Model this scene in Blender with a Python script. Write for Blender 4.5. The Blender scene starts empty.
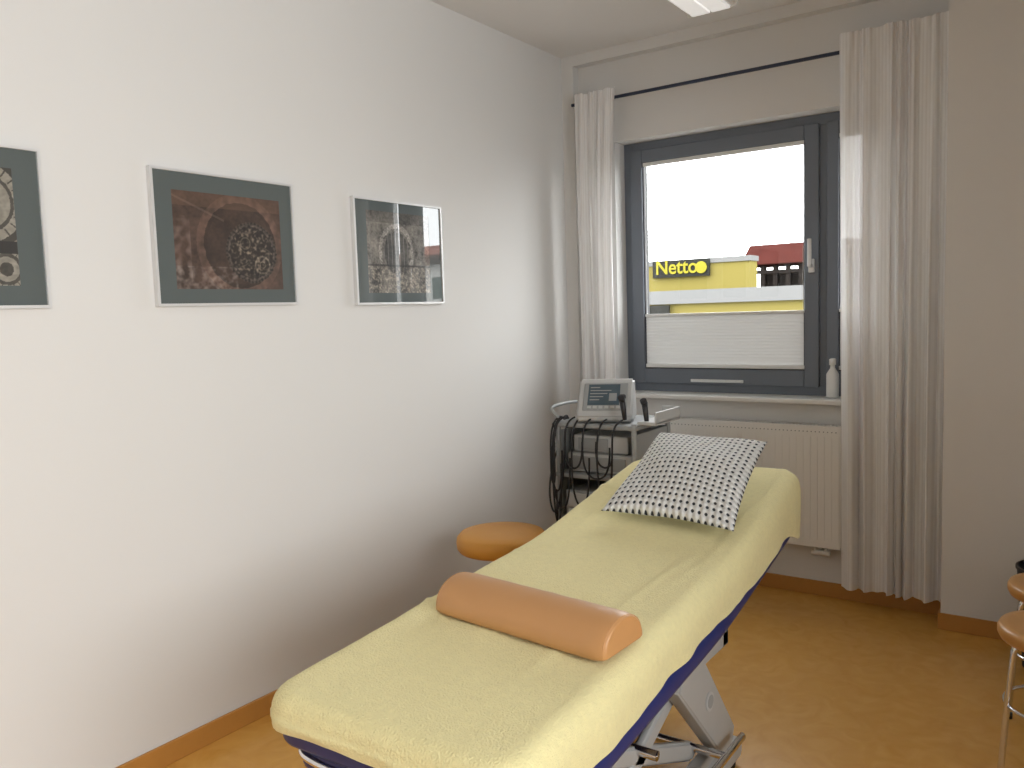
import bpy, bmesh, math, random
from mathutils import Vector, Matrix, noise
random.seed(4)
scene=bpy.context.scene
col=scene.collection

# ------------------------------------------------------------ materials
def mat(name,color,rough=.6,metal=0,spec=.5,noise_amt=0,noise_scale=20,bump=0,bump_scale=200,coat=0,coat_rough=.05,sheen=0):
    m=bpy.data.materials.new(name); m.use_nodes=True
    nt=m.node_tree; N=nt.nodes; L=nt.links; b=N['Principled BSDF']
    b.inputs['Base Color'].default_value=color
    b.inputs['Roughness'].default_value=rough
    b.inputs['Metallic'].default_value=metal
    b.inputs['Specular IOR Level'].default_value=spec
    b.inputs['Coat Weight'].default_value=coat
    b.inputs['Coat Roughness'].default_value=coat_rough
    b.inputs['Sheen Weight'].default_value=sheen
    tc=N.new('ShaderNodeTexCoord')
    if noise_amt>0:
        n=N.new('ShaderNodeTexNoise'); n.inputs['Scale'].default_value=noise_scale; n.inputs['Detail'].default_value=5
        L.new(tc.outputs['Object'],n.inputs['Vector'])
        mx=N.new('ShaderNodeMix'); mx.data_type='RGBA'
        mx.inputs[6].default_value=tuple(c*(1-noise_amt) for c in color[:3])+(1,)
        mx.inputs[7].default_value=tuple(min(1,c*(1+noise_amt)) for c in color[:3])+(1,)
        L.new(n.outputs['Fac'],mx.inputs[0]); L.new(mx.outputs[2],b.inputs['Base Color'])
    if bump>0:
        n2=N.new('ShaderNodeTexNoise'); n2.inputs['Scale'].default_value=bump_scale; n2.inputs['Detail'].default_value=3
        L.new(tc.outputs['Object'],n2.inputs['Vector'])
        bp=N.new('ShaderNodeBump'); bp.inputs['Strength'].default_value=bump; bp.inputs['Distance'].default_value=.004
        L.new(n2.outputs['Fac'],bp.inputs['Height']); L.new(bp.outputs['Normal'],b.inputs['Normal'])
    return m
M={}
M['wall']=mat('wall_paint',(.74,.73,.712,1),.9,spec=.2,noise_amt=.01,noise_scale=2,bump=.05,bump_scale=220)
M['ceil']=mat('ceiling_paint',(.80,.79,.775,1),.9,spec=.2)
M['white']=mat('white_lacquer',(.78,.78,.76,1),.4)
M['rad']=mat('radiator_enamel',(.78,.77,.745,1),.35)
M['anth']=mat('window_anthracite',(.15,.17,.205,1),.45,noise_amt=.03)
M['rubber']=mat('black_rubber',(.015,.015,.017,1),.6)
M['black']=mat('black_plastic',(.02,.02,.024,1),.4)
M['chrome']=mat('chrome',(.75,.75,.76,1),.18,metal=1)
M['alu']=mat('aluminium_frame',(.72,.72,.72,1),.4,metal=.3)
M['silver']=mat('silver_plastic',(.42,.42,.41,1),.4,noise_amt=.04)
M['grey']=mat('grey_plastic',(.32,.33,.33,1),.45)
M['lightgrey']=mat('device_plastic',(.50,.50,.49,1),.4)
M['navy']=mat('navy_vinyl',(.017,.03,.15,1),.4)
M['caramel']=mat('caramel_leatherette',(.56,.285,.11,1),.42,noise_amt=.06,noise_scale=6,bump=.08,bump_scale=350,coat=.12,coat_rough=.35)
M['orange']=mat('orange_leatherette',(.66,.30,.04,1),.42,noise_amt=.04,bump=.1,bump_scale=300)
M['wood']=mat('stool_wood',(.55,.28,.09,1),.35,noise_amt=.12,noise_scale=14)
M['passe']=mat('passepartout',(.085,.105,.105,1),.7,coat=1,coat_rough=.005)
M['passe'].node_tree.nodes['Principled BSDF'].inputs['Coat IOR'].default_value=1.7
M['base']=mat('baseboard_lino',(.50,.23,.05,1),.45,noise_amt=.08)
M['rod']=mat('rod_dark',(.02,.028,.06,1),.4)
M['yellow_towel']=mat('terry_towel',(.83,.745,.40,1),.95,spec=.1,noise_amt=.08,noise_scale=60,bump=1.0,bump_scale=200,sheen=.15)
M['redtile']=mat('roof_tile',(.030,.009,.0075,1),1,spec=0,noise_amt=.3,noise_scale=1.2)
M['yellow_wall']=mat('yellow_render',(.126,.105,.031,1),1,spec=0)
M['plasterout']=mat('render_white',(.105,.105,.103,1),1,spec=0)
M['houseplaster']=mat('house_render_cream',(.60,.59,.56,1),1,spec=0)
M['houseroof']=mat('house_roof_tile',(.22,.09,.07,1),1,spec=0,noise_amt=.3,noise_scale=1.2)
M['darkwood']=mat('dark_timber',(.012,.010,.009,1),1,spec=0)
M['asphalt']=mat('asphalt',(.06,.06,.06,1),.9,noise_amt=.1)
M['green']=mat('green_glass',(.02,.04,.03,1),.2)
M['lampdiff']=mat('lamp_housing',(.92,.92,.92,1),.3)
M['tube']=mat('lamp_diffuser',(.92,.92,.92,1),.3)
_b=M['tube'].node_tree.nodes['Principled BSDF']; _b.inputs['Emission Color'].default_value=(1,.98,.94,1); _b.inputs['Emission Strength'].default_value=.4
M['signblack']=mat('sign_black',(.014,.014,.012,1),.6,spec=.05)
M['signyellow']=mat('sign_yellow',(.17,.15,.02,1),.9,spec=0)
M['screen']=mat('lcd_screen',(.05,.09,.12,1),.12,coat=1)

def floor_mat():
    m=mat('linoleum',(.5,.24,.045,1),.3)
    nt=m.node_tree;N=nt.nodes;L=nt.links;b=N['Principled BSDF']
    tc=N.new('ShaderNodeTexCoord')
    n=N.new('ShaderNodeTexNoise'); n.inputs['Scale'].default_value=9; n.inputs['Detail'].default_value=8; n.inputs['Distortion'].default_value=1.5
    L.new(tc.outputs['Object'],n.inputs['Vector'])
    cr=N.new('ShaderNodeValToRGB'); cr.color_ramp.elements[0].position=.3; cr.color_ramp.elements[0].color=(.64,.325,.068,1)
    cr.color_ramp.elements[1].position=.7; cr.color_ramp.elements[1].color=(.72,.39,.095,1)
    L.new(n.outputs['Fac'],cr.inputs['Fac']); L.new(cr.outputs['Color'],b.inputs['Base Color'])
    b.inputs['Roughness'].default_value=.25
    return m
M['floor']=floor_mat()

def glass_mat():
    m=bpy.data.materials.new('window_glass'); m.use_nodes=True
    nt=m.node_tree;N=nt.nodes;L=nt.links;N.clear()
    o=N.new('ShaderNodeOutputMaterial'); t=N.new('ShaderNodeBsdfTransparent'); g=N.new('ShaderNodeBsdfGlossy'); g.inputs['Roughness'].default_value=0.0
    t.inputs['Color'].default_value=(.97,.985,.98,1)
    fr=N.new('ShaderNodeFresnel'); fr.inputs['IOR'].default_value=1.45
    mx=N.new('ShaderNodeMixShader'); L.new(fr.outputs[0],mx.inputs[0]); L.new(t.outputs[0],mx.inputs[1]); L.new(g.outputs[0],mx.inputs[2]); L.new(mx.outputs[0],o.inputs[0])
    return m
M['glass']=glass_mat()

def cloth_trans(name,c,tc_,trans=.45,clear=.1,stripes=False):
    m=bpy.data.materials.new(name); m.use_nodes=True
    nt=m.node_tree;N=nt.nodes;L=nt.links;N.clear()
    o=N.new('ShaderNodeOutputMaterial'); d=N.new('ShaderNodeBsdfDiffuse'); tl=N.new('ShaderNodeBsdfTranslucent'); tp=N.new('ShaderNodeBsdfTransparent')
    d.inputs['Color'].default_value=c; tl.inputs['Color'].default_value=tc_
    m1=N.new('ShaderNodeMixShader'); m1.inputs[0].default_value=trans
    L.new(d.outputs[0],m1.inputs[1]); L.new(tl.outputs[0],m1.inputs[2])
    m2=N.new('ShaderNodeMixShader'); m2.inputs[0].default_value=clear
    L.new(m1.outputs[0],m2.inputs[1]); L.new(tp.outputs[0],m2.inputs[2]); L.new(m2.outputs[0],o.inputs[0])
    if stripes:
        uv=N.new('ShaderNodeTexCoord'); sp=N.new('ShaderNodeSeparateXYZ'); L.new(uv.outputs['UV'],sp.inputs[0])
        a=N.new('ShaderNodeMath'); a.operation='MULTIPLY'; a.inputs[1].default_value=2*math.pi*30; L.new(sp.outputs[0],a.inputs[0])
        s=N.new('ShaderNodeMath'); s.operation='SINE'; L.new(a.outputs[0],s.inputs[0])
        mr=N.new('ShaderNodeMapRange'); mr.inputs[1].default_value=-.2; mr.inputs[2].default_value=.5; L.new(s.outputs[0],mr.inputs[0])
        mt=N.new('ShaderNodeMapRange'); mt.inputs[3].default_value=trans*.75; mt.inputs[4].default_value=trans*1.3; L.new(mr.outputs[0],mt.inputs[0]); L.new(mt.outputs[0],m1.inputs[0])
        cm=N.new('ShaderNodeMix'); cm.data_type='RGBA'; cm.inputs[6].default_value=c; cm.inputs[7].default_value=(c[0]*.92,c[1]*.91,c[2]*.90,1)
        L.new(mr.outputs[0],cm.inputs[0]); L.new(cm.outputs[2],d.inputs['Color'])
    return m
M['curtain']=cloth_trans('curtain_linen',(.94,.93,.92,1),(.88,.865,.85,1),.24,.02,True)
M['blind']=cloth_trans('blind_fabric',(.66,.66,.645,1),(.55,.55,.54,1),.075,.0)

def pillow_mat():
    m=mat('pillow_weave',(.7,.7,.68,1),.95,spec=.1)
    nt=m.node_tree;N=nt.nodes;L=nt.links;b=N['Principled BSDF']
    tc=N.new('ShaderNodeTexCoord'); sp=N.new('ShaderNodeSeparateXYZ'); L.new(tc.outputs['UV'],sp.inputs[0])
    outs=[]
    for i,k in ((0,20),(1,21)):
        a=N.new('ShaderNodeMath'); a.operation='MULTIPLY'; a.inputs[1].default_value=2*math.pi*k; L.new(sp.outputs[i],a.inputs[0])
        s=N.new('ShaderNodeMath'); s.operation='COSINE'; L.new(a.outputs[0],s.inputs[0]); outs.append(s)
    ad=N.new('ShaderNodeMath'); ad.operation='ADD'; L.new(outs[0].outputs[0],ad.inputs[0]); L.new(outs[1].outputs[0],ad.inputs[1])
    mr=N.new('ShaderNodeMapRange'); mr.inputs[1].default_value=.85; mr.inputs[2].default_value=1.25; L.new(ad.outputs[0],mr.inputs[0])
    mx=N.new('ShaderNodeMix'); mx.data_type='RGBA'; mx.inputs[6].default_value=(.76,.76,.74,1); mx.inputs[7].default_value=(.05,.055,.065,1)
    L.new(mr.outputs[0],mx.inputs[0]); L.new(mx.outputs[2],b.inputs['Base Color'])
    bp=N.new('ShaderNodeBump'); bp.inputs['Strength'].default_value=.6; bp.inputs['Distance'].default_value=.004; bp.invert=True
    L.new(ad.outputs[0],bp.inputs['Height']); L.new(bp.outputs['Normal'],b.inputs['Normal'])
    return m
M['pillow']=pillow_mat()
def vcol_mat():
    m=mat('photo_print',(1,1,1,1),.6,coat=1,coat_rough=.005)
    nt=m.node_tree; b=nt.nodes['Principled BSDF']; b.inputs['Coat IOR'].default_value=1.7
    a=nt.nodes.new('ShaderNodeVertexColor'); a.layer_name='print'; nt.links.new(a.outputs[0],b.inputs['Base Color'])
    return m
M['print']=vcol_mat()

# ------------------------------------------------------------ helpers
def empty(name,loc=(0,0,0)):
    e=bpy.data.objects.new(name,None); e.location=loc; e.empty_display_size=.1; col.objects.link(e); return e
def finish(name,bm,m,parent=None,smooth=False,loc=None):
    me=bpy.data.meshes.new(name); bm.normal_update(); bm.to_mesh(me); bm.free()
    ms=m if isinstance(m,list) else [m]
    for x in ms: me.materials.append(M[x])
    if smooth:
        for p in me.polygons: p.use_smooth=True
    o=bpy.data.objects.new(name,me); col.objects.link(o)
    if parent:
        o.parent=parent; o.matrix_parent_inverse=Matrix.Translation(parent.location).inverted()
    return o
def auto(o,ang=35):
    for p in o.data.polygons: p.use_smooth=True
    md=o.modifiers.new('wn','WEIGHTED_NORMAL'); 
    o.data.set_sharp_from_angle(angle=math.radians(ang))
def abox(bm,lo,hi,mi=0):
    vs=[bm.verts.new((x,y,z)) for x in (lo[0],hi[0]) for y in (lo[1],hi[1]) for z in (lo[2],hi[2])]
    for f in ((0,1,3,2),(4,6,7,5),(0,4,5,1),(2,3,7,6),(0,2,6,4),(1,5,7,3)):
        q=bm.faces.new([vs[i] for i in f]); q.material_index=mi
    return vs
def boxes(name,lst,m,parent=None,bev=0,seg=2,xf=None):
    bm=bmesh.new()
    for t in lst: abox(bm,t[0],t[1],t[2] if len(t)>2 else 0)
    bmesh.ops.recalc_face_normals(bm,faces=bm.faces)
    if bev: bmesh.ops.bevel(bm,geom=bm.edges[:],offset=bev,segments=seg,affect='EDGES',profile=.5)
    if xf: bmesh.ops.transform(bm,matrix=xf,verts=bm.verts)
    o=finish(name,bm,m,parent)
    if bev: auto(o)
    return o
def acyl(bm,p,q,r,r2=None,seg=20,mi=0):
    p=Vector(p);q=Vector(q);d=q-p
    mtx=Matrix.Translation((p+q)/2)@d.to_track_quat('Z','Y').to_matrix().to_4x4()
    ret=bmesh.ops.create_cone(bm,cap_ends=True,segments=seg,radius1=r,radius2=r if r2 is None else r2,depth=d.length,matrix=mtx)
    for v in ret['verts']:
        for f in v.link_faces: f.material_index=mi
def cyls(name,lst,m,parent=None,seg=20):
    bm=bmesh.new()
    for t in lst: acyl(bm,t[0],t[1],t[2],t[3] if len(t)>3 else None,seg)
    o=finish(name,bm,m,parent); auto(o); return o
def tube(name,paths,r,m,parent=None):
    cu=bpy.data.curves.new(name,'CURVE'); cu.dimensions='3D'; cu.bevel_depth=r; cu.bevel_resolution=4; cu.use_fill_caps=True; cu.resolution_u=10
    for pts in paths:
        s=cu.splines.new('NURBS'); s.points.add(len(pts)-1); s.order_u=4; s.use_endpoint_u=True
        for i,p in enumerate(pts): s.points[i].co=(*p,1)
    cu.materials.append(M[m]); o=bpy.data.objects.new(name,cu); col.objects.link(o)
    if parent: o.parent=parent; o.matrix_parent_inverse=Matrix.Translation(parent.location).inverted()
    return o
def prism(name,prof,x0,x1,m,parent=None,bev=0,xf=None,axis='x'):
    bm=bmesh.new()
    def P(a,b,c): return (c,a,b) if axis=='x' else (a,c,b)
    v0=[bm.verts.new(P(a,b,x0)) for a,b in prof]; v1=[bm.verts.new(P(a,b,x1)) for a,b in prof]
    bm.faces.new(v0); bm.faces.new(v1[::-1]); n=len(prof)
    for i in range(n): bm.faces.new((v0[i],v1[i],v1[(i+1)%n],v0[(i+1)%n]))
    bmesh.ops.recalc_face_normals(bm,faces=bm.faces)
    if bev: bmesh.ops.bevel(bm,geom=bm.edges[:],offset=bev,segments=3,affect='EDGES')
    if xf: bmesh.ops.transform(bm,matrix=xf,verts=bm.verts)
    o=finish(name,bm,m,parent); auto(o,40); return o
def lathe(bm,c,prof,seg=48,mi=0):
    rings=[]
    for r,z in prof:
        rings.append([bm.verts.new((c[0]+r*math.cos(2*math.pi*i/seg),c[1]+r*math.sin(2*math.pi*i/seg),z)) for i in range(seg)])
    for a,b in zip(rings,rings[1:]):
        for i in range(seg):
            bm.faces.new((a[i],a[(i+1)%seg],b[(i+1)%seg],b[i])).material_index=mi
    bm.faces.new(rings[0][::-1]).material_index=mi; bm.faces.new(rings[-1]).material_index=mi

# ------------------------------------------------------------ room shell
H=2.89; WY=4.23; XR=4.3; YB=-2.0
boxes('floor',[((-.2,YB-.2,-.12),(XR+.2,4.6,0))],'floor')
boxes('ceiling',[((-.2,YB-.2,H),(XR+.2,4.6,H+.15))],'ceil')
boxes('wall_left',[((-.2,YB-.2,0),(0,4.6,H))],'wall')
WX0,WX1,WZ0,WZ1=.30,1.70,.95,2.385
boxes('wall_back',[((0,WY,0),(WX0,4.55,H)),((WX1,WY,0),(2.0,4.55,H)),((WX0,WY,0),(WX1,4.55,WZ0)),((WX0,WY,WZ1),(WX1,4.55,H)),
   ((0,4.17,0),(.075,WY,H)),((.075,4.17,2.83),(2.0,WY,H)),((2.0,4.05,0),(XR,4.55,H))],'wall')
# unseen window opening added in right wall, sized for fill light
RW=(-1.7,1.5,.75,2.5)
boxes('wall_right',[((XR,YB-.2,0),(XR+.25,RW[0],H)),((XR,RW[1],0),(XR+.25,4.6,H)),((XR,RW[0],0),(XR+.25,RW[1],RW[2])),((XR,RW[0],RW[3]),(XR+.25,RW[1],H))],'wall')
boxes('wall_front',[((0,YB-.2,0),(XR,YB,H))],'wall')
boxes('baseboard_left',[((0,YB,0),(.012,4.17,.065))],'base',bev=.003)
boxes('baseboard_back',[((.08,WY-.012,0),(1.985,WY,.065))],'base',bev=.003)
boxes('baseboard_pillar',[((1.99,4.038,0),(XR,4.05,.065)),((1.988,4.04,0),(2.0,4.22,.065))],'base',bev=.003)
boxes('trim_window_sill',[((.29,4.165,.945),(1.72,4.36,.97))],'white',bev=.005)

# ------------------------------------------------------------ window
w=empty('window_1',(.9,4.38,1.0))
FY0,FY1=4.345,4.42
def ring(x0,x1,z0,z1,t,y0,y1,tb=None):
    tb=tb or t
    return [((x0,y0,z0),(x0+t,y1,z1)),((x1-t,y0,z0),(x1,y1,z1)),((x0+t,y0,z0),(x1-t,y1,z0+tb)),((x0+t,y0,z1-t),(x1-t,y1,z1))]
boxes('outer_frame',ring(.30,1.70,.97,2.385,.055,FY0,FY1)+[((1.375,FY0+.005,1.02),(1.44,FY1,2.335))],'anth',w,.003)
boxes('sash_casement',ring(.345,1.392,1.015,2.34,.072,FY0-.018,FY1-.02,.085),'anth',w,.005)
boxes('sash_side',ring(1.43,1.655,1.015,2.34,.058,FY0-.018,FY1-.02,.085),'anth',w,.005)
boxes('sash_gasket',ring(.415,1.322,1.098,2.27,.008,FY0-.004,FY1-.03)+ring(1.486,1.599,1.098,2.28,.006,FY0-.004,FY1-.03),'rubber',w)
bm=bmesh.new()
for x0,x1 in ((.415,1.322),(1.486,1.599)):
    bm.faces.new([bm.verts.new(p) for p in ((x0,4.375,1.095),(x1,4.375,1.095),(x1,4.375,2.285),(x0,4.375,2.285))])
finish('glass_pane',bm,'glass',w)
boxes('handle_rose',[((1.343,4.315,1.60),(1.373,4.328,1.67))],'alu',w,.004)
boxes('handle_lever',[((1.349,4.285,1.625),(1.367,4.316,1.645)),((1.348,4.278,1.63),(1.368,4.292,1.77))],'alu',w,.004)
boxes('sill_vent_plate',[((.70,4.318,1.028),(1.0,4.328,1.045))],'alu',w,.003)
b=empty('pleated_blind',(.87,4.335,1.28))
def pleats(name,x0,x1,z0,z1,y):
    bm=bmesh.new(); n=32; rows=[]
    for i in range(n+1):
        z=z0+(z1-z0)*i/n; yy=y+(.0009 if i%2 else -.0009)
        rows.append([bm.verts.new((x0+(x1-x0)*j/8,yy,z)) for j in range(9)])
    for i in range(n):
        for j in range(8): bm.faces.new((rows[i][j],rows[i][j+1],rows[i+1][j+1],rows[i+1][j]))
    return finish(name,bm,'blind',b)
pleats('pleated_fabric',.424,1.316,1.125,1.40,4.345)
pleats('pleated_fabric_side',1.49,1.595,1.125,1.40,4.345)
boxes('blind_rail',[((.422,4.334,1.398),(1.318,4.356,1.412)),((.422,4.334,1.106),(1.318,4.356,1.126)),((.422,4.334,2.247),(1.318,4.356,2.267)),
   ((1.488,4.334,1.398),(1.597,4.356,1.412)),((1.488,4.334,1.106),(1.597,4.356,1.126)),((1.488,4.334,2.257),(1.597,4.356,2.277))],'white',b,.002)
cyls('blind_cord',[((x,4.345,1.41),(x,4.345,2.25),.0012) for x in (.43,1.31)],'white',b,8)

bm=bmesh.new(); lathe(bm,(1.475,4.27),[(.026,.972),(.03,.976),(.03,1.09),(.012,1.12),(.011,1.135),(.016,1.136),(.016,1.165),(.008,1.168)],24)
o=finish('spray_bottle',bm,'white'); auto(o)

w2=empty('fill_window',(XR+.1,.4,1.0))  # unseen window, added to let fill light into the room
bm=bmesh.new()
y0,y1,z0,z1=RW
ym=(y0+y1)/2
for a,c in (((y0,z0),(y0+.06,z1)),((y1-.06,z0),(y1,z1)),((y0+.06,z0),(y1-.06,z0+.06)),((y0+.06,z1-.06),(y1-.06,z1)),((ym-.03,z0+.06),(ym+.03,z1-.06))):
    abox(bm,(XR+.1,a[0],a[1]),(XR+.16,c[0],c[1]))
finish('outer_frame',bm,'anth',w2)
bm=bmesh.new(); bm.faces.new([bm.verts.new(p) for p in ((XR+.13,y0+.05,z0+.05),(XR+.13,y1-.05,z0+.05),(XR+.13,y1-.05,z1-.05),(XR+.13,y0+.05,z1-.05))])
finish('glass_pane',bm,'glass',w2)

# ------------------------------------------------------------ curtains
def curtain(name,x0,x1,ztop,zbot,y,pl,seed,gather):
    bm=bmesh.new(); nx,nz=300,60; uvl=bm.loops.layers.uv.new('UVMap'); rows=[]
    for k in range(nz+1):
        v=k/nz; z=ztop+(zbot-ztop)*v; row=[]
        g0,g1=gather(v)
        for i in range(nx+1):
            u=i/nx
            uw=u+.055*math.sin(2*math.pi*u*1.3+seed)+.03*math.sin(2*math.pi*u*2.7+seed*2)
            ph=uw*pl*2*math.pi
            am=.55+.75*abs(noise.noise(Vector((u*2.6,seed,v*.5))))*1.6
            amp=(.007+.019*min(1,v*2.5))*min(1.2,am)
            wob=noise.noise(Vector((u*4+seed,v*1.3,0)))
            yy=y+amp*math.sin(ph+1.8*wob*min(1,v*2))+.010*min(1,.3+v*4)*noise.noise(Vector((u*9,v*2,seed)))+.004*math.sin(ph*2.3+seed+2*v)
            uu=u+(.006*math.sin(ph*2+seed)*min(1,v*2)+.012*wob*v)*min(1,(1-u)*12)
            uu=max(0,min(1,uu))
            x=x0+g0+(x1-x0-g0-g1)*uu
            if v<.06: yy+=.004*math.sin(ph*3+seed)*(1-v/.06)
            zz=z+(0.010*noise.noise(Vector((u*10,seed,3))) if k in(0,nz) else 0)
            row.append(bm.verts.new((x,yy,zz)))
        rows.append(row)
    for k in range(nz):
        for i in range(nx):
            f=bm.faces.new((rows[k][i],rows[k][i+1],rows[k+1][i+1],rows[k+1][i]))
            for l,(a,c) in zip(f.loops,((i,k),(i+1,k),(i+1,k+1),(i,k+1))): l[uvl].uv=(a/nx,c/nz)
    return finish(name,bm,'curtain',None,True)
curtain('curtain',1.545,1.998,2.675,.09,4.09,6.5,1.3,lambda v:(.012*v,0.0+.005*v))
curtain('curtain.001',.13,.39,2.645,.09,4.085,4.5,7.7,lambda v:(0,.045*math.sin(min(1,v*2.2)*math.pi/2)*(1-.55*v)))
cr=empty('curtain_rod',(1,4.135,2.605))
cyls('rod',[((.085,4.135,2.605),(1.995,4.135,2.605),.009)],'rod',cr)
cyls('rod_bracket',[((.12,4.135,2.605),(.12,4.23,2.605),.007),((1.98,4.135,2.605),(1.98,4.23,2.605),.007)],'rod',cr)

# ------------------------------------------------------------ radiator
r=empty('radiator',(1,4.17,.55))
boxes('panel',[((.50,4.135,.235),(1.545,4.15,.845)),((.50,4.185,.235),(1.545,4.2,.845))],'rad',r,.004)
boxes('side_cover',[((.495,4.136,.245),(.507,4.199,.85)),((1.538,4.136,.245),(1.55,4.199,.85))],'rad',r,.003)
bm=bmesh.new()
for i in range(60): 
    x=.512+i*.0172; abox(bm,(x,4.15,.835),(x+.009,4.186,.848))
finish('top_grille',bm,'rad',r)
bm=bmesh.new()
for i in range(30):
    x=.53+i*.0342; abox(bm,(x+.012,4.1325,.27),(x+.018,4.1355,.79))
finish('panel_embossing',bm,'rad',r)
bm=bmesh.new()
for i in range(52): acyl(bm,(.53+i*.0195,4.1335,.815),(.53+i*.0195,4.136,.815),.0032,seg=8)
finish('perforation',bm,'grey',r)
cyls('valve',[((1.47,4.17,.20),(1.47,4.17,.237),.009),((1.42,4.17,.20),(1.42,4.17,.237),.009),((1.40,4.17,.205),(1.49,4.17,.205),.013),((1.445,4.17,.205),(1.445,4.232,.205),.012)],'white',r)
cyls('wall_bracket',[((.7,4.19,.5),(.7,4.235,.5),.01),((1.35,4.19,.5),(1.35,4.235,.5),.01)],'white',r)

# ------------------------------------------------------------ pictures
def paint2(u,v):
    n=noise.noise(Vector((u*4,v*4,2))); n2=noise.noise(Vector((u*18,v*14,5))); n3=noise.noise(Vector((u*40,v*34,8)))
    base=Vector((.066,.036,.026))*(1+.8*n+.35*n2+.3*n3)
    x=(u-.70)*1.34; y=v-.40; r_=math.hypot(x,y); a=math.atan2(y,x)
    R=math.hypot((u-.60)*1.34,v-.47)+.012*n2
    if .46<R<.55: base+=Vector((.055,.033,.024))*(.7+.8*n2)
    if .42<R<=.46: base*=.45
    if R<.42: base*=.62
    rr=r_+.010*n3
    if rr<=.33: base=Vector((.020,.014,.012))*(1+n2+n3)
    if .285<rr<.31: base+=Vector((.045,.036,.03))*(1+n3*2)
    if .31<rr<.335 and math.sin(a*44)>0: base+=Vector((.035,.027,.022))
    if rr<.27:
        g=max(0,n3*1.4+n2*.8-.02)
        base+=Vector((.16,.13,.095))*g
        if abs(math.sin(a*2.5+9*rr+.8))<.07/(.2+rr*3): base+=Vector((.085,.07,.05))*(.6+n3)
    d1=math.hypot((u-.80)*1.34,v-.27)
    if .085<d1<.105 or .03<d1<.04: base+=Vector((.10,.085,.065))*(1+n3)
    d2=math.hypot((u-.64)*1.34,v-.50)
    if .055<d2<.068: base+=Vector((.07,.06,.045))
    if v<.24 and u<.55: base+=Vector((.12,.11,.10))*max(0,n2+n3*.5+.2)
    if v>.85: base=base*.8+Vector((.045,.025,.015))
    if abs(v-(.95-.5*u))<.012 and u<.45: base+=Vector((.04,.03,.025))
    if u<.14 and v<.75: base+=Vector((.1,.08,.07))*max(0,n2+.2)
    return base
def paint3(u,v):
    n=noise.noise(Vector((u*5,v*5,9))); n2=noise.noise(Vector((u*20,v*20,1))); n3=noise.noise(Vector((u*45,v*45,3)))
    b=Vector((.160,.145,.125))*(1+.8*n+.5*n2+.5*n3)
    r_=math.hypot((u-.45)*1.3,v-.50)+.02*n2
    if .30<r_<.36 and v>.35: b+=Vector((.13,.12,.11))*(1+n3)
    if r_<.26: b*=.42
    if r_<.26 and (u*16)%1<.2: b+=Vector((.10,.095,.09))
    if v<.33: b+=Vector((.17,.14,.10))*max(0,n2+n3+.1)
    if abs(v-.34)<.012: b*=.4
    if v>.86: b*=.6
    return b
def paint1(u,v):
    n2=noise.noise(Vector((u*16,v*16,4))); n3=noise.noise(Vector((u*40,v*40,6)))
    b=Vector((.20,.17,.135))*(1+.3*n2+.2*n3)
    for cx,cy,rr in ((.80,.70,.34),(.92,.14,.17)):
        r_=math.hypot((u-cx)*1.3,v-cy)+.006*n3
        if r_<rr: b=Vector((.26,.24,.20))*(1+.25*n2+.25*n3)
        if rr<r_<rr+.06: b=Vector((.05,.045,.038))
        if r_<rr and (abs(r_-rr*.72)<.015 or (r_>rr*.8 and abs(math.sin(math.atan2(v-cy,u-cx)*12))<.25)): b*=.25
        if r_<.06: b*=.2
    if .27<v<.38: b=Vector((.02,.02,.02))
    return b
def picture(name,y0,y1,z0,z1,iy0,iy1,iz0,iz1,paint):
    e=empty(name,(0.012,(y0+y1)/2,(z0+z1)/2))
    X=.022; t=.009
    bm=bmesh.new()
    for lo,hi in (((0.001,y0,z0),(X,y0+t,z1)),((0.001,y1-t,z0),(X,y1,z1)),((0.001,y0+t,z0),(X,y1-t,z0+t)),((0.001,y0+t,z1-t),(X,y1-t,z1))): abox(bm,lo,hi)
    finish('aluminium_frame',bm,'alu',e)
    boxes('backing_board',[((.001,y0+t,z0+t),(.010,y1-t,z1-t))],'white',e)
    boxes('passepartout',[((.010,y0+t,z0+t),(.016,iy0,z1-t)),((.010,iy1,z0+t),(.016,y1-t,z1-t)),((.010,iy0,z0+t),(.016,iy1,iz0)),((.010,iy0,iz1),(.016,iy1,z1-t))],'passe',e)
    nx,nz=260,200; bm=bmesh.new(); cl=bm.loops.layers.color.new('print')
    vs=[[bm.verts.new((.0155,iy0+(iy1-iy0)*i/nx,iz0+(iz1-iz0)*k/nz)) for i in range(nx+1)] for k in range(nz+1)]
    cs=[[paint(i/nx,k/nz) for i in range(nx+1)] for k in range(nz+1)]
    def enc(c): 
        f=lambda q: (12.92*q if q<.0031308 else 1.055*q**(1/2.4)-.055)
        return (f(max(0,c[0])),f(max(0,c[1])),f(max(0,c[2])),1)
    for k in range(nz):
        for i in range(nx):
            f=bm.faces.new((vs[k][i],vs[k][i+1],vs[k+1][i+1],vs[k+1][i]))
            for l,(a,c) in zip(f.loops,((i,k),(i+1,k),(i+1,k+1),(i,k+1))): l[cl]=enc(cs[c][a])
    finish('photo_print',bm,'print',e)
picture('framed_picture',.63,1.215,1.505,1.965,.72,1.135,1.57,1.90,paint1)
picture('framed_picture',1.555,2.14,1.505,1.962,1.63,2.075,1.563,1.893,paint2)
picture('framed_picture',2.455,3.02,1.50,1.95,2.53,2.93,1.55,1.90,paint3)

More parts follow.
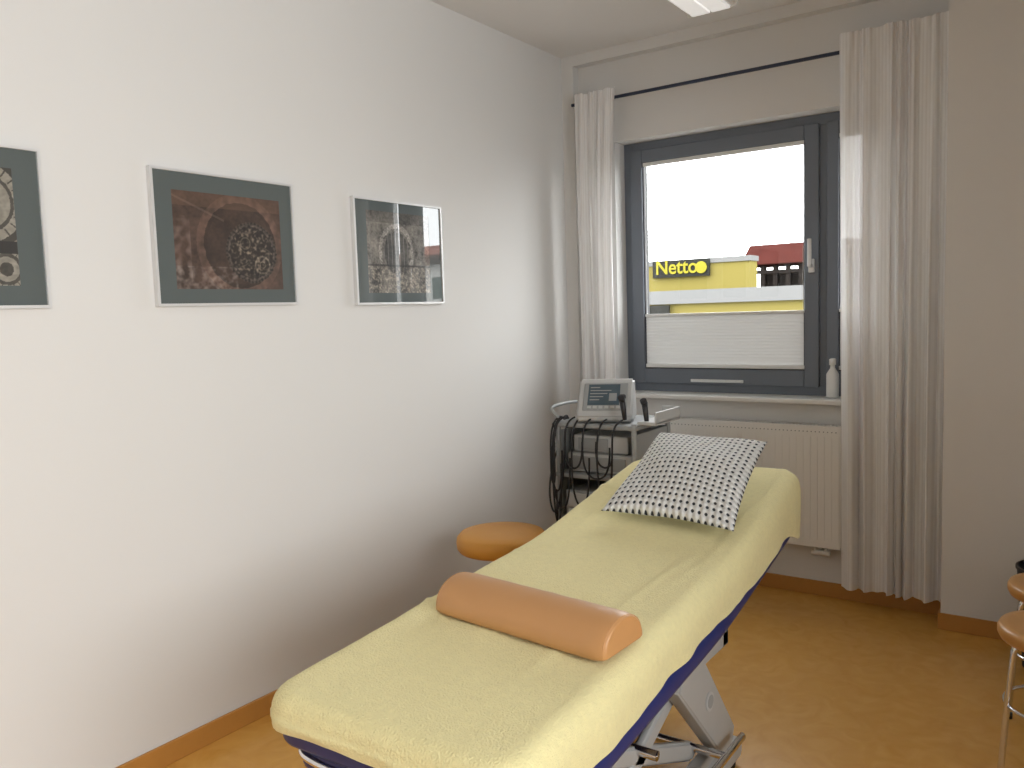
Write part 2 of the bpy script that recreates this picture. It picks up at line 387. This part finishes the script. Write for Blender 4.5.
# ------------------------------------------------------------ treatment couch
TH=1.594; A=Vector((1.032,1.11,0)); BW=.672; BL=1.96
D2=Vector((math.cos(TH),math.sin(TH),0)); S2=Vector((math.sin(TH),-math.cos(TH),0))
def zprof(t):
    base=.627+.062*t
    k=t-1.15
    return base+.108*(.5*(k+math.sqrt(k*k+.01)))
def bpt(s,t,h):
    p=A+D2*t+S2*s; return Vector((p.x,p.y,zprof(t)+h))
couch=empty('treatment_couch',(1.35,2.05,0))
def slab(name,m,hx,hy,rad,levels,inner,disp=None,hem=None,closed=True,N=280):
    bm=bmesh.new(); per=[]
    straight=[(2*hy-2*rad),(2*hx-2*rad)]
    arc=math.pi/2*rad; tot=2*(straight[0]+straight[1])+4*arc
    def P(sv):
        segs=[('l',straight[0],(hx,-hy+rad),(0,1)),('a',arc,(hx-rad,hy-rad),0),('l',straight[1],(hx-rad,hy),(-1,0)),('a',arc,(-hx+rad,hy-rad),90),
              ('l',straight[0],(-hx,hy-rad),(0,-1)),('a',arc,(-hx+rad,-hy+rad),180),('l',straight[1],(-hx+rad,-hy),(1,0)),('a',arc,(hx-rad,-hy+rad),270)]
        for k,ln,o,d in segs:
            if sv<=ln:
                if k=='l':
                    return (o[0]+d[0]*sv,o[1]+d[1]*sv),(d[1],-d[0])
                an=math.radians(d)+sv/rad; return (o[0]+rad*math.cos(an),o[1]+rad*math.sin(an)),(math.cos(an),math.sin(an))
            sv-=ln
        return (hx,-hy+rad),(1,0)
    for i in range(N): per.append(P(tot*i/N))
    rings=[]
    for li,(off,h) in enumerate(levels):
        rg=[]
        for i,((x,y),(nx_,ny_)) in enumerate(per):
            hh=h
            if hem and h<-.045: hh=-.045+(h+.045)*hem(x,y,i)
            o2=off
            if disp and h<-.03: o2+=.009*noise.noise(Vector((x*9,y*9,h*6)))*min(1,(-h-.02)*12)
            rg.append((x+nx_*o2,y+ny_*o2,hh))
        rings.append(rg)
    for k in range(1,inner+1):
        f=1-k/inner*.999
        rings.append([(x*f+nx_*levels[-1][0]*f,y*f+ny_*levels[-1][0]*f,levels[-1][1]) for (x,y),(nx_,ny_) in per])
    vr=[]
    for rg in rings:
        row=[]
        for x,y,h in rg:
            if disp and h>-.03: h+=disp(x,y)
            row.append(bm.verts.new(bpt(BW/2+x,BL/2+y,h)))
        vr.append(row)
    for a,b2 in zip(vr,vr[1:]):
        for i in range(N): bm.faces.new((a[i],a[(i+1)%N],b2[(i+1)%N],b2[i]))
    bm.faces.new(vr[-1])
    if closed: bm.faces.new(vr[0][::-1])
    bmesh.ops.recalc_face_normals(bm,faces=bm.faces)
    return finish(name,bm,m,couch,True)
def tdisp(x,y):
    h=.005*noise.noise(Vector((x*3,y*2,1)))+.003*noise.noise(Vector((x*8,y*8,3)))
    for c,amp,ax in ((.25,.005,.0),(.18,.004,.8),(-.24,.003,2.)):
        dd=(x-c-.04*math.sin(y*2.3+ax)-.02*noise.noise(Vector((y*3,ax,0))))/.014
        h+=amp*math.exp(-dd*dd)*(.5+.5*math.sin(y*3+ax*3))
    for a,b2,c,amp in ((.3,1,.55,.006),(-.5,1,.75,.005),(.9,1,-.70,.007),(.6,1,-.5,.005),(-.8,1,.3,.004)):
        dd=(a*x+b2*y-c+.03*noise.noise(Vector((x*5,c,0))))/.014
        h+=amp*math.exp(-dd*dd)*max(0,math.sin(x*6+c*5+1))
    return h
def sst(a,b,x):
    t=max(0,min(1,(x-a)/(b-a))); return t*t*(3-2*t)
def hem(x,y,i):
    wav=.16*noise.noise(Vector((x*5,y*5,0)))
    side=.92+.45*max(0,y) if x>0 else .8
    e=BL/2
    v=side
    v=v+(1.85-v)*sst(e-.22,e-.05,y)
    v=v+((.25 if x<.1 else .45)-v)*sst(-e+.22,-e+.04,y)
    return v+wav*(.4 if y<-e+.15 else 1)
R_=.045
lev=[(.000,-.15),(.001,-.13),(.003,-.10),(.004,-.075),(.003,-.055),(.001,-.047)]+[(-R_+R_*math.cos(a),-R_+R_*math.sin(a)) for a in [math.radians(q) for q in (0,15,30,45,60,75,90)]]
slab('terry_cover','yellow_towel',BW/2+.01,.990,.085,lev,34,tdisp,hem,False)
slab('mattress','navy',BW/2-.008,.968,.07,[(-.02,-.125),(-.006,-.12),(0,-.11),(0,-.07),(-.004,-.05),(-.02,-.035)],4)
slab('mattress_carrier','navy',BW/2-.008,.90,.04,[(-.02,-.222),(-.004,-.217),(0,-.205),(0,-.125)],2)
def ub(name,pts,m='silver',bev=.006): return boxes(name,pts,m,couch,bev,3)
ub('upper_frame',[((1.06,1.30,.38),(1.10,2.45,.43)),((1.57,1.30,.38),(1.61,2.45,.43)),((1.06,1.30,.38),(1.61,1.35,.43)),((1.06,2.40,.38),(1.61,2.45,.43))])
def arm(name,x0,x1,p,q,wd0,wd1,m='silver'):
    p=Vector(p);q=Vector(q);d=(q-p).normalized();n=Vector((-d.y,d.x))
    prof=[p+n*wd0-d*.02,p-d*.04,p-n*wd0-d*.02,q-n*wd1+d*.02,q+d*.04,q+n*wd1+d*.02]
    return prism(name,[(v.x,v.y) for v in prof],x0,x1,m,couch,.008)
for sx in (1.565,1.075):
    arm('lift_leg',sx,sx+.055,(2.12,.42),(2.42,.10),.085,.055)
    arm('lift_arm',sx-.03,sx,(1.55,.40),(2.25,.12),.025,.025)
    arm('lift_arm',sx-.03,sx,(2.30,.40),(1.60,.12),.025,.025)
    boxes('base_foot',[((sx-.02,2.26,.015),(sx+.065,2.52,.075))],'silver',couch,.02,3)
    boxes('base_foot',[((sx-.02,1.30,.015),(sx+.075,1.52,.075))],'silver',couch,.02,3)
    boxes('base_rail',[((sx,1.45,.06),(sx+.04,2.40,.10))],'silver',couch,.006)
    cyls('foot_pad',[((sx+.03,2.47,0),(sx+.03,2.47,.02),.025),((sx+.03,1.36,0),(sx+.03,1.36,.02),.025)],'rubber',couch)
cyls('leg_badge',[((1.618,2.26,.27),(1.624,2.26,.27),.028)],'lightgrey',couch,32)
cyls('leg_badge_ring',[((1.6235,2.26,.27),(1.6255,2.26,.27),.02)],'grey',couch,32)
cyls('cross_tube',[((1.03,2.26,.13),(1.67,2.26,.13),.011),((1.03,1.5,.15),(1.64,1.5,.15),.014),((1.05,1.9,.27),(1.62,1.9,.27),.014),((1.67,2.08,.13),(1.67,2.40,.13),.011)],'chrome',couch)
cyls('hydraulic_motor',[((1.32,1.55,.16),(1.32,2.15,.36),.035),((1.32,2.1,.34),(1.32,2.35,.42),.018)],'black',couch)
tube('backrest_lever',[[(1.30,1.13,.49),(1.09,1.13,.49),(1.075,1.13,.49),(1.075,1.33,.48)]],.009,'chrome',couch)

# bolster
bol=empty('bolster_cushion',(1.385,1.69,.67))
bm=bmesh.new(); rings=[]; Lb=.55; HB=.072; DB=.086
prof=[(-DB-.001,.004),(-DB-.002,.016)]+[(-DB*math.cos(a),.018+(HB-.008)*math.sin(a)) for a in [math.pi*k/22 for k in range(1,22)]]+[(DB+.002,.016),(DB+.001,.004),(DB-.01,0),(-DB+.01,0)]
stations=[(-Lb/2,.80),(-Lb/2+.002,.86),(-Lb/2+.007,.92),(-Lb/2+.016,.965),(-Lb/2+.03,.99),(-Lb/2+.045,1)]
stations=stations+[(-Lb/2+.045+(Lb-.09)*k/16,1) for k in range(1,16)]+[(-a,c_) for a,c_ in stations[::-1]]
XB=Matrix.Translation((1.398,1.664,.666))@Matrix.Rotation(math.radians(-6),4,'Z')@Matrix.Rotation(math.radians(3.5),4,'X')
for xx,sc in stations:
    rings.append([bm.verts.new((xx,py*sc,.04+(pz-.04)*sc+(.0014*noise.noise(Vector((xx*20,py*20,0)))))) for py,pz in prof])
m_=len(prof)
for a,c in zip(rings,rings[1:]):
    for i in range(m_): bm.faces.new((a[i],c[i],c[(i+1)%m_],a[(i+1)%m_]))
bm.faces.new(rings[0]); bm.faces.new(rings[-1][::-1])
bmesh.ops.recalc_face_normals(bm,faces=bm.faces)
bmesh.ops.transform(bm,matrix=XB,verts=bm.verts)
o=finish('bolster_body',bm,'caramel',bol); auto(o,60)
for sgn in (-1,1):
    pts=[XB@Vector((sgn*(Lb/2-.008),py*.92,.04+(pz-.04)*.92)) for py,pz in prof+[prof[0]]]
    tube('end_piping',[pts],.0016,'caramel',bol)

# pillow
def pillow():
    bl=Vector((1.175,2.42,.765)); br=Vector((1.655,2.38,.765)); tl=Vector((1.165,2.92,.965)); tr=Vector((1.59,2.90,.958))
    bm=bmesh.new(); uvl=bm.loops.layers.uv.new('UVMap'); n=70
    nrm=((br-bl).cross(tl-bl)).normalized()
    def grid(sg):
        g=[]
        for j in range(n+1):
            v=j/n; row=[]
            for i in range(n+1):
                u=i/n; a=2*u-1; c=2*v-1
                ua=.5+.5*a*(1-.06*(1-c*c)); vc=.5+.5*c*(1-.07*(1-a*a))
                p=(bl*(1-ua)+br*ua)*(1-vc)+(tl*(1-ua)+tr*ua)*vc
                t=(max(0,1-a*a)**.5)*(max(0,1-c*c)**.5)
                h=(.07 if sg>0 else .035)*t+.016*t*noise.noise(Vector((u*3,v*3,sg)))
                h+=.012*t*math.sin(6*u+9*v)*(1-t)
                row.append(p+nrm*h*sg)
            g.append(row)
        return g
    top=grid(1); bot=grid(-1)
    vt=[[bm.verts.new(p) for p in r_] for r_ in top]
    vb=[[vt[j][i] if i in(0,n) or j in(0,n) else bm.verts.new(bot[j][i]) for i in range(n+1)] for j in range(n+1)]
    for g,fl in ((vt,0),(vb,1)):
        for j in range(n):
            for i in range(n):
                q=[(i,j),(i+1,j),(i+1,j+1),(i,j+1)]
                if fl: q=q[::-1]
                f=bm.faces.new([g[b_][a_] for a_,b_ in q])
                for l,(a_,b_) in zip(f.loops,q): l[uvl].uv=(a_/n,b_/n)
    return finish('throw_pillow',bm,'pillow',None,True)
pillow()

# ------------------------------------------------------------ upholstered round stool (behind couch)
SX,SY=.48,2.79
st=empty('upholstered_stool',(SX,SY,0))
bm=bmesh.new(); lathe(bm,(SX,SY),[(.165,.435),(.186,.440),(.194,.452),(.196,.475),(.193,.495),(.180,.510),(.13,.518),(.05,.520)],56)
o=finish('seat_cushion',bm,'orange',st); auto(o,60)
cyls('gas_column',[((SX,SY,.10),(SX,SY,.30),.027),((SX,SY,.28),(SX,SY,.437),.016)],'chrome',st)
bm=bmesh.new()
for k in range(5):
    a=2*math.pi*k/5+.3; e_=(SX+.24*math.cos(a),SY+.24*math.sin(a))
    acyl(bm,(SX,SY,.11),(e_[0],e_[1],.075),.018,.012)
o=finish('star_base',bm,'chrome',st); auto(o)
bm=bmesh.new()
for k in range(5):
    a=2*math.pi*k/5+.3; e_=Vector((SX+.24*math.cos(a),SY+.24*math.sin(a),.027)); t_=Vector((-math.sin(a),math.cos(a),0))*.02
    acyl(bm,e_-t_,e_+t_,.027); acyl(bm,e_+Vector((0,0,.01)),e_+Vector((0,0,.055)),.008)
o=finish('caster_wheels',bm,'black',st); auto(o)

# ------------------------------------------------------------ wooden stools right
def wstool(cx,cy,rot):
    e=empty('wooden_stool',(cx,cy,0)); h=.45
    bm=bmesh.new(); lathe(bm,(cx,cy),[(.15,h-.050),(.163,h-.045),(.170,h-.030),(.170,h-.015),(.164,h-.004),(.14,h)],56)
    o=finish('seat',bm,'wood',e); auto(o,50)
    paths=[]
    for k in range(4):
        a=rot+math.pi/2*k; c_,s_=math.cos(a),math.sin(a)
        paths.append([(cx+.06*c_,cy+.06*s_,h-.060),(cx+.12*c_,cy+.12*s_,h-.060),(cx+.135*c_,cy+.135*s_,h-.065),(cx+.14*c_,cy+.14*s_,h-.12),(cx+.165*c_,cy+.165*s_,-.03)])
    tube('leg',paths,.0095,'chrome',e)
    cyls('leg_cap',[((cx+.165*math.cos(rot+math.pi/2*k),cy+.165*math.sin(rot+math.pi/2*k),0),(cx+.165*math.cos(rot+math.pi/2*k),cy+.165*math.sin(rot+math.pi/2*k),.02),.013) for k in range(4)],'rubber',e)
    tube('foot_ring',[[(cx+.148*math.cos(t*math.pi/16),cy+.148*math.sin(t*math.pi/16),.20) for t in range(33)]],.006,'chrome',e)
wstool(2.48,2.90,math.radians(205)); wstool(2.475,3.34,math.radians(200))
bm=bmesh.new(); lathe(bm,(2.43,3.80),[(.095,0),(.10,.005),(.125,.36),(.13,.365),(.13,.375),(.12,.376),(.095,.02)],40)
o=finish('waste_bin',bm,'black'); auto(o)

# ------------------------------------------------------------ therapy device on trolley
t=empty('equipment_trolley',(.66,3.5,0))
X0,X1,Y0,Y1=.46,.86,3.30,3.66
cyls('post',[((x,y,.07),(x,y,.93),.012) for x in (X0,X1) for y in (Y0,Y1)],'grey',t)
boxes('shelf',[((X0-.015,Y0-.015,z),(X1+.015,Y1+.015,z+.022)) for z in (.90,.66,.40,.14)],'grey',t,.006)
boxes('side_panel',[((X0-.004,Y0+.02,.15),(X0+.004,Y1-.02,.88)),((X1-.004,Y0+.02,.15),(X1+.004,Y1-.02,.88)),((X0,Y1-.005,.15),(X1,Y1+.003,.88))],'grey',t)
bm=bmesh.new()
for x in (X0,X1):
    for y in (Y0,Y1): acyl(bm,(x-.012,y,.03),(x+.012,y,.03),.03); acyl(bm,(x,y,.03),(x,y,.08),.008)
o=finish('caster',bm,'black',t); auto(o)
tube('push_handle',[[(X0,Y0+.02,.93),(X0-.03,Y0-.03,.985),(X0-.03,Y0-.04,1.0),(X0-.03,Y1,1.0),(X0,Y1-.02,.93)]],.008,'grey',t)
boxes('drawer_unit',[((X0+.03,Y0+.0,.425),(X1-.03,Y1-.02,.60))],'grey',t,.01)
boxes('stacked_unit',[((X0+.03,Y0+.03,.684),(X1-.03,Y1-.03,.775)),((X0+.05,Y0+.05,.777),(X1-.06,Y1-.03,.86))],'lightgrey',t,.01)
boxes('unit_front',[((X0+.06,Y0+.024,.70),(X1-.06,Y0+.032,.76)),((X0+.08,Y0+.044,.79),(X1-.16,Y0+.052,.845))],'grey',t,.003)
boxes('drawer_front',[((X0+.05,Y0-.012,.44),(X1-.05,Y0+.002,.51)),((X0+.05,Y0-.012,.52),(X1-.05,Y0+.002,.59))],'lightgrey',t,.004)
bm=bmesh.new()
for x,y,z in ((X1+.035,3.36,.93),(X0-.035,3.36,.80),(X0-.035,3.46,.82),(X1-.045,3.30,.95)):
    acyl(bm,(x,y,z),(x,y-.02,z+.09),.010,.014,16); acyl(bm,(x,y-.02,z+.09),(x,y-.036,z+.108),.015,.015,16)
o=finish('handpiece',bm,'black',t); auto(o)
boxes('side_tray',[((X1+.005,3.32,.925),(X1+.10,3.58,.94)),((X1+.09,3.32,.93),(X1+.10,3.58,.985)),((X1+.01,3.57,.93),(X1+.10,3.58,.985))],'lightgrey',t,.003)
boxes('holder_bracket',[((X0-.06,3.33,.79),(X0,3.5,.81))],'grey',t,.004)
cab=[]
for k,(xa_,ln,sp_) in enumerate(((.44,.34,.03),(.455,.42,.05),(.47,.30,-.02),(.52,.22,.05),(.62,.26,.08),(.78,.20,-.06),(.45,.50,.02),(.56,.40,.05),(.70,.33,.04))):
    y=Y0-.028-.008*(k%3); z0_=.925
    cab.append([(xa_+.02,y+.05,z0_+.02),(xa_,y,z0_+.01),(xa_-.01,y-.005,z0_-ln*.4),(xa_-.005,y,z0_-ln*.9),(xa_+sp_,y,z0_-ln*1.05),(xa_+sp_*1.7,y,z0_-ln*.8),(xa_+sp_*1.6,y+.01,z0_-ln*.4)])
cab.append([(X0-.035,3.36,.80),(X0-.07,3.3,.66),(X0-.05,3.28,.42),(X0+.03,3.27,.5),(X0+.05,3.28,.88)])
cab.append([(X0-.035,3.46,.82),(X0-.06,3.40,.60),(X0-.05,3.36,.36),(X0-.02,3.3,.30),(X0+.0,3.27,.6)])
tube('cable',cab,.0045,'rubber',t)
d=empty('electrotherapy_unit',(.66,3.45,.925))
XF=Matrix.Translation((.648,3.44,.924))@Matrix.Rotation(math.radians(22),4,'Z')@Matrix.Diagonal((.90,.90,.95,1))
prism('housing',[(-.13,0),(-.145,.03),(-.14,.045),(.02,.195),(.05,.205),(.075,.195),(.13,.05),(.13,0)],-.145,.145,'lightgrey',d,.012,XF)
ang2=math.atan2(.15,.16)
XS=XF@Matrix.Translation((0,-.06,.12))@Matrix.Rotation(ang2,4,'X')
boxes('screen_bezel',[((-.115,-.088,-.004),(.115,.09,.004))],'grey',d,.006,2,XS)
boxes('screen',[((-.09,-.055,.003),(.075,.08,.006))],'screen',d,.001,2,XS)
boxes('display_text',[((-.08,.055-.02*k,.006),(-.08+.05+.02*((k*3)%4),.061-.02*k,.0066)) for k in range(5)]+[((.02,-.03,.006),(.06,.02,.0066))],'grey',d,0,2,XS)
boxes('keypad_button',[((-.09+.03*k,-.078,.003),(-.07+.03*k,-.062,.008)) for k in range(6)],'lightgrey',d,.002,2,XS)
XK=XS@Matrix.Translation((.095,0,0))
bm=bmesh.new(); acyl(bm,(0,-.01,0),(0,-.01,.018),.013); bmesh.ops.transform(bm,matrix=XK,verts=bm.verts); o=finish('dial',bm,'black',d); auto(o)

# ------------------------------------------------------------ ceiling lamp
cl=empty('ceiling_lamp',(1.06,3.1,2.85))
prism('lamp_body',[(.97,2.89),(1.16,2.89),(1.185,2.825),(1.17,2.80),(.96,2.80),(.945,2.825)],2.5,3.77,'lampdiff',cl,.006,None,'y')
boxes('lamp_reflector_rib',[((.945,3.755,2.795),(1.185,3.775,2.835)),((.945,2.495,2.795),(1.185,2.515,2.835))],'white',cl,.004)
boxes('diffuser_strip',[((.975,2.52,2.788),(1.060,3.75,2.802)),((1.070,2.52,2.788),(1.155,3.75,2.802))],'tube',cl,.003)

# ------------------------------------------------------------ lower the floor plane slightly (stretch feet and wall bottoms)
ZF=.04
for o in list(col.objects):
    if o.type=='MESH' and o.data.vertices:
        for v in o.data.vertices:
            if -.5<v.co.z<.25: v.co.z-=ZF*(1-max(0,v.co.z)/.25)

# ------------------------------------------------------------ outdoors
boxes('street_ground',[((-80,5.5,-3.2),(80,140,-3.0))],'asphalt')
K=45/14
def ox(x,k): return 2.532+(x-2.532)*k
def oz(z,k): return 1.45+(z-1.45)*k
sm=empty('supermarket_building',(-20,48,-3))
boxes('facade',[((-26,45,-3),(ox(-2.30,K),46.2,oz(2.24,K)))],'yellow_wall',sm)
boxes('roof_edge',[((-26.1,44.9,oz(2.20,K)),(ox(-2.28,K),46.3,oz(2.29,K)))],'plasterout',sm)
boxes('sign_board',[((ox(-4.08,K),44.75,oz(1.98,K)),(ox(-3.0,K),44.9,oz(2.28,K)))],'signblack',sm)
tx=bpy.data.curves.new('sign_lettering','FONT'); tx.body='Netto'; tx.size=1.15; tx.extrude=.02; tx.offset=.018; tx.materials.append(M['signyellow'])
to=bpy.data.objects.new('sign_lettering',tx); col.objects.link(to); to.rotation_euler=(math.pi/2,0,0); to.location=(ox(-4.02,K),44.7,oz(2.045,K)); to.scale=(.92,1,1)
to.parent=sm; to.matrix_parent_inverse=Matrix.Translation(sm.location).inverted()
cyls('sign_roundel',[((ox(-3.14,K),44.74,oz(2.13,K)),(ox(-3.14,K),44.66,oz(2.13,K)),.34)],'signyellow',sm,32)
K2=30/14
an=empty('market_annex',(-10,33,-3))
boxes('annex_wall',[((-22,30,-3),(4,33,oz(1.50,K2)))],'yellow_wall',an)
boxes('annex_fascia',[((-22.1,29.8,oz(1.50,K2)),(4.1,33.1,oz(1.74,K2)))],'plasterout',an)
boxes('annex_sign',[((ox(-4.15,K2),29.7,oz(1.30,K2)),(ox(-3.75,K2),29.82,oz(1.48,K2)))],'signblack',an)
K3=60/14
hs=empty('tiled_roof_barn',(-10,64,-3))
xa,xb=ox(-2.46,K3),ox(.6,K3)
prism('roof',[(60,oz(2.14,K3)),(62,oz(2.48,K3)),(64,oz(2.14,K3)),(64,oz(2.10,K3)),(60,oz(2.10,K3))],xa,xb,'redtile',hs)
bm=bmesh.new()
for i in range(14):
    x=xa+.6+i*(xb-xa-1.2)/13
    abox(bm,(x-.15,60.3,-3),(x+.15,60.6,oz(2.12,K3)))
    abox(bm,(x-.15,63.4,-3),(x+.15,63.7,oz(2.12,K3)))
abox(bm,(xa+.3,60.2,oz(1.96,K3)),(xb-.3,60.5,oz(2.02,K3)))
abox(bm,(xa+.3,63.5,-3),(xb-.3,63.8,oz(2.0,K3)))
finish('timber_posts',bm,'darkwood',hs)
nh=empty('neighbour_house',(22,34,-3))
boxes('house_wall',[((16,30,-3),(26.4,36,3.9))],'houseplaster',nh)
prism('house_roof',[(29.5,3.8),(33,5.0),(36.5,3.8)],15.6,26.8,'houseroof',nh)
boxes('house_window',[((x,29.93,z),(x+.6,30.0,z+1.0)) for x in (17,19,20.8,22.5,24.6) for z in (-1.0,2.2)],'green',nh)

# ------------------------------------------------------------ world & light
W=bpy.data.worlds.new('overcast_sky'); scene.world=W; W.use_nodes=True
N=W.node_tree.nodes; L=W.node_tree.links; bg=N['Background']
tc=N.new('ShaderNodeTexCoord'); sp=N.new('ShaderNodeSeparateXYZ'); L.new(tc.outputs['Generated'],sp.inputs[0])
rp=N.new('ShaderNodeValToRGB'); rp.color_ramp.elements[0].position=0.0; rp.color_ramp.elements[0].color=(.93,.94,.955,1); rp.color_ramp.elements[1].position=.6; rp.color_ramp.elements[1].color=(.985,.99,1,1)
L.new(sp.outputs[2],rp.inputs[0]); L.new(rp.outputs[0],bg.inputs['Color']); bg.inputs['Strength'].default_value=11.2
def portal(name,loc,rot,sx,sy):
    l=bpy.data.lights.new(name,'AREA'); l.shape='RECTANGLE'; l.size=sx; l.size_y=sy; l.cycles.is_portal=True
    o=bpy.data.objects.new(name,l); o.location=loc; o.rotation_euler=rot; col.objects.link(o)
portal('sky_portal',(1.0,4.5,1.68),(-math.pi/2,0,0),1.40,1.45)
portal('sky_portal',(XR+.2,ym,(z0+z1)/2),(0,math.pi/2,0),z1-z0,y1-y0)

# ------------------------------------------------------------ camera
yaw,pitch,roll,foc=.615642,.087247,-.032089,823.01
f=Vector((-math.sin(yaw)*math.cos(pitch), math.cos(yaw)*math.cos(pitch), -math.sin(pitch)))
r0=Vector((math.cos(yaw), math.sin(yaw),0)); u0=r0.cross(f)
c,s=math.cos(roll),math.sin(roll); rr=c*r0+s*u0; uu=c*u0-s*r0
cd=bpy.data.cameras.new('camera'); cd.sensor_width=36; cd.lens=foc/1024*36; cd.clip_start=.02; cd.clip_end=500
co=bpy.data.objects.new('camera',cd); col.objects.link(co)
mw=Matrix(((rr.x,uu.x,-f.x,2.532),(rr.y,uu.y,-f.y,0),(rr.z,uu.z,-f.z,1.45),(0,0,0,1)))
co.matrix_world=mw; scene.camera=co
scene.view_settings.view_transform='Standard'
scene.view_settings.exposure=0
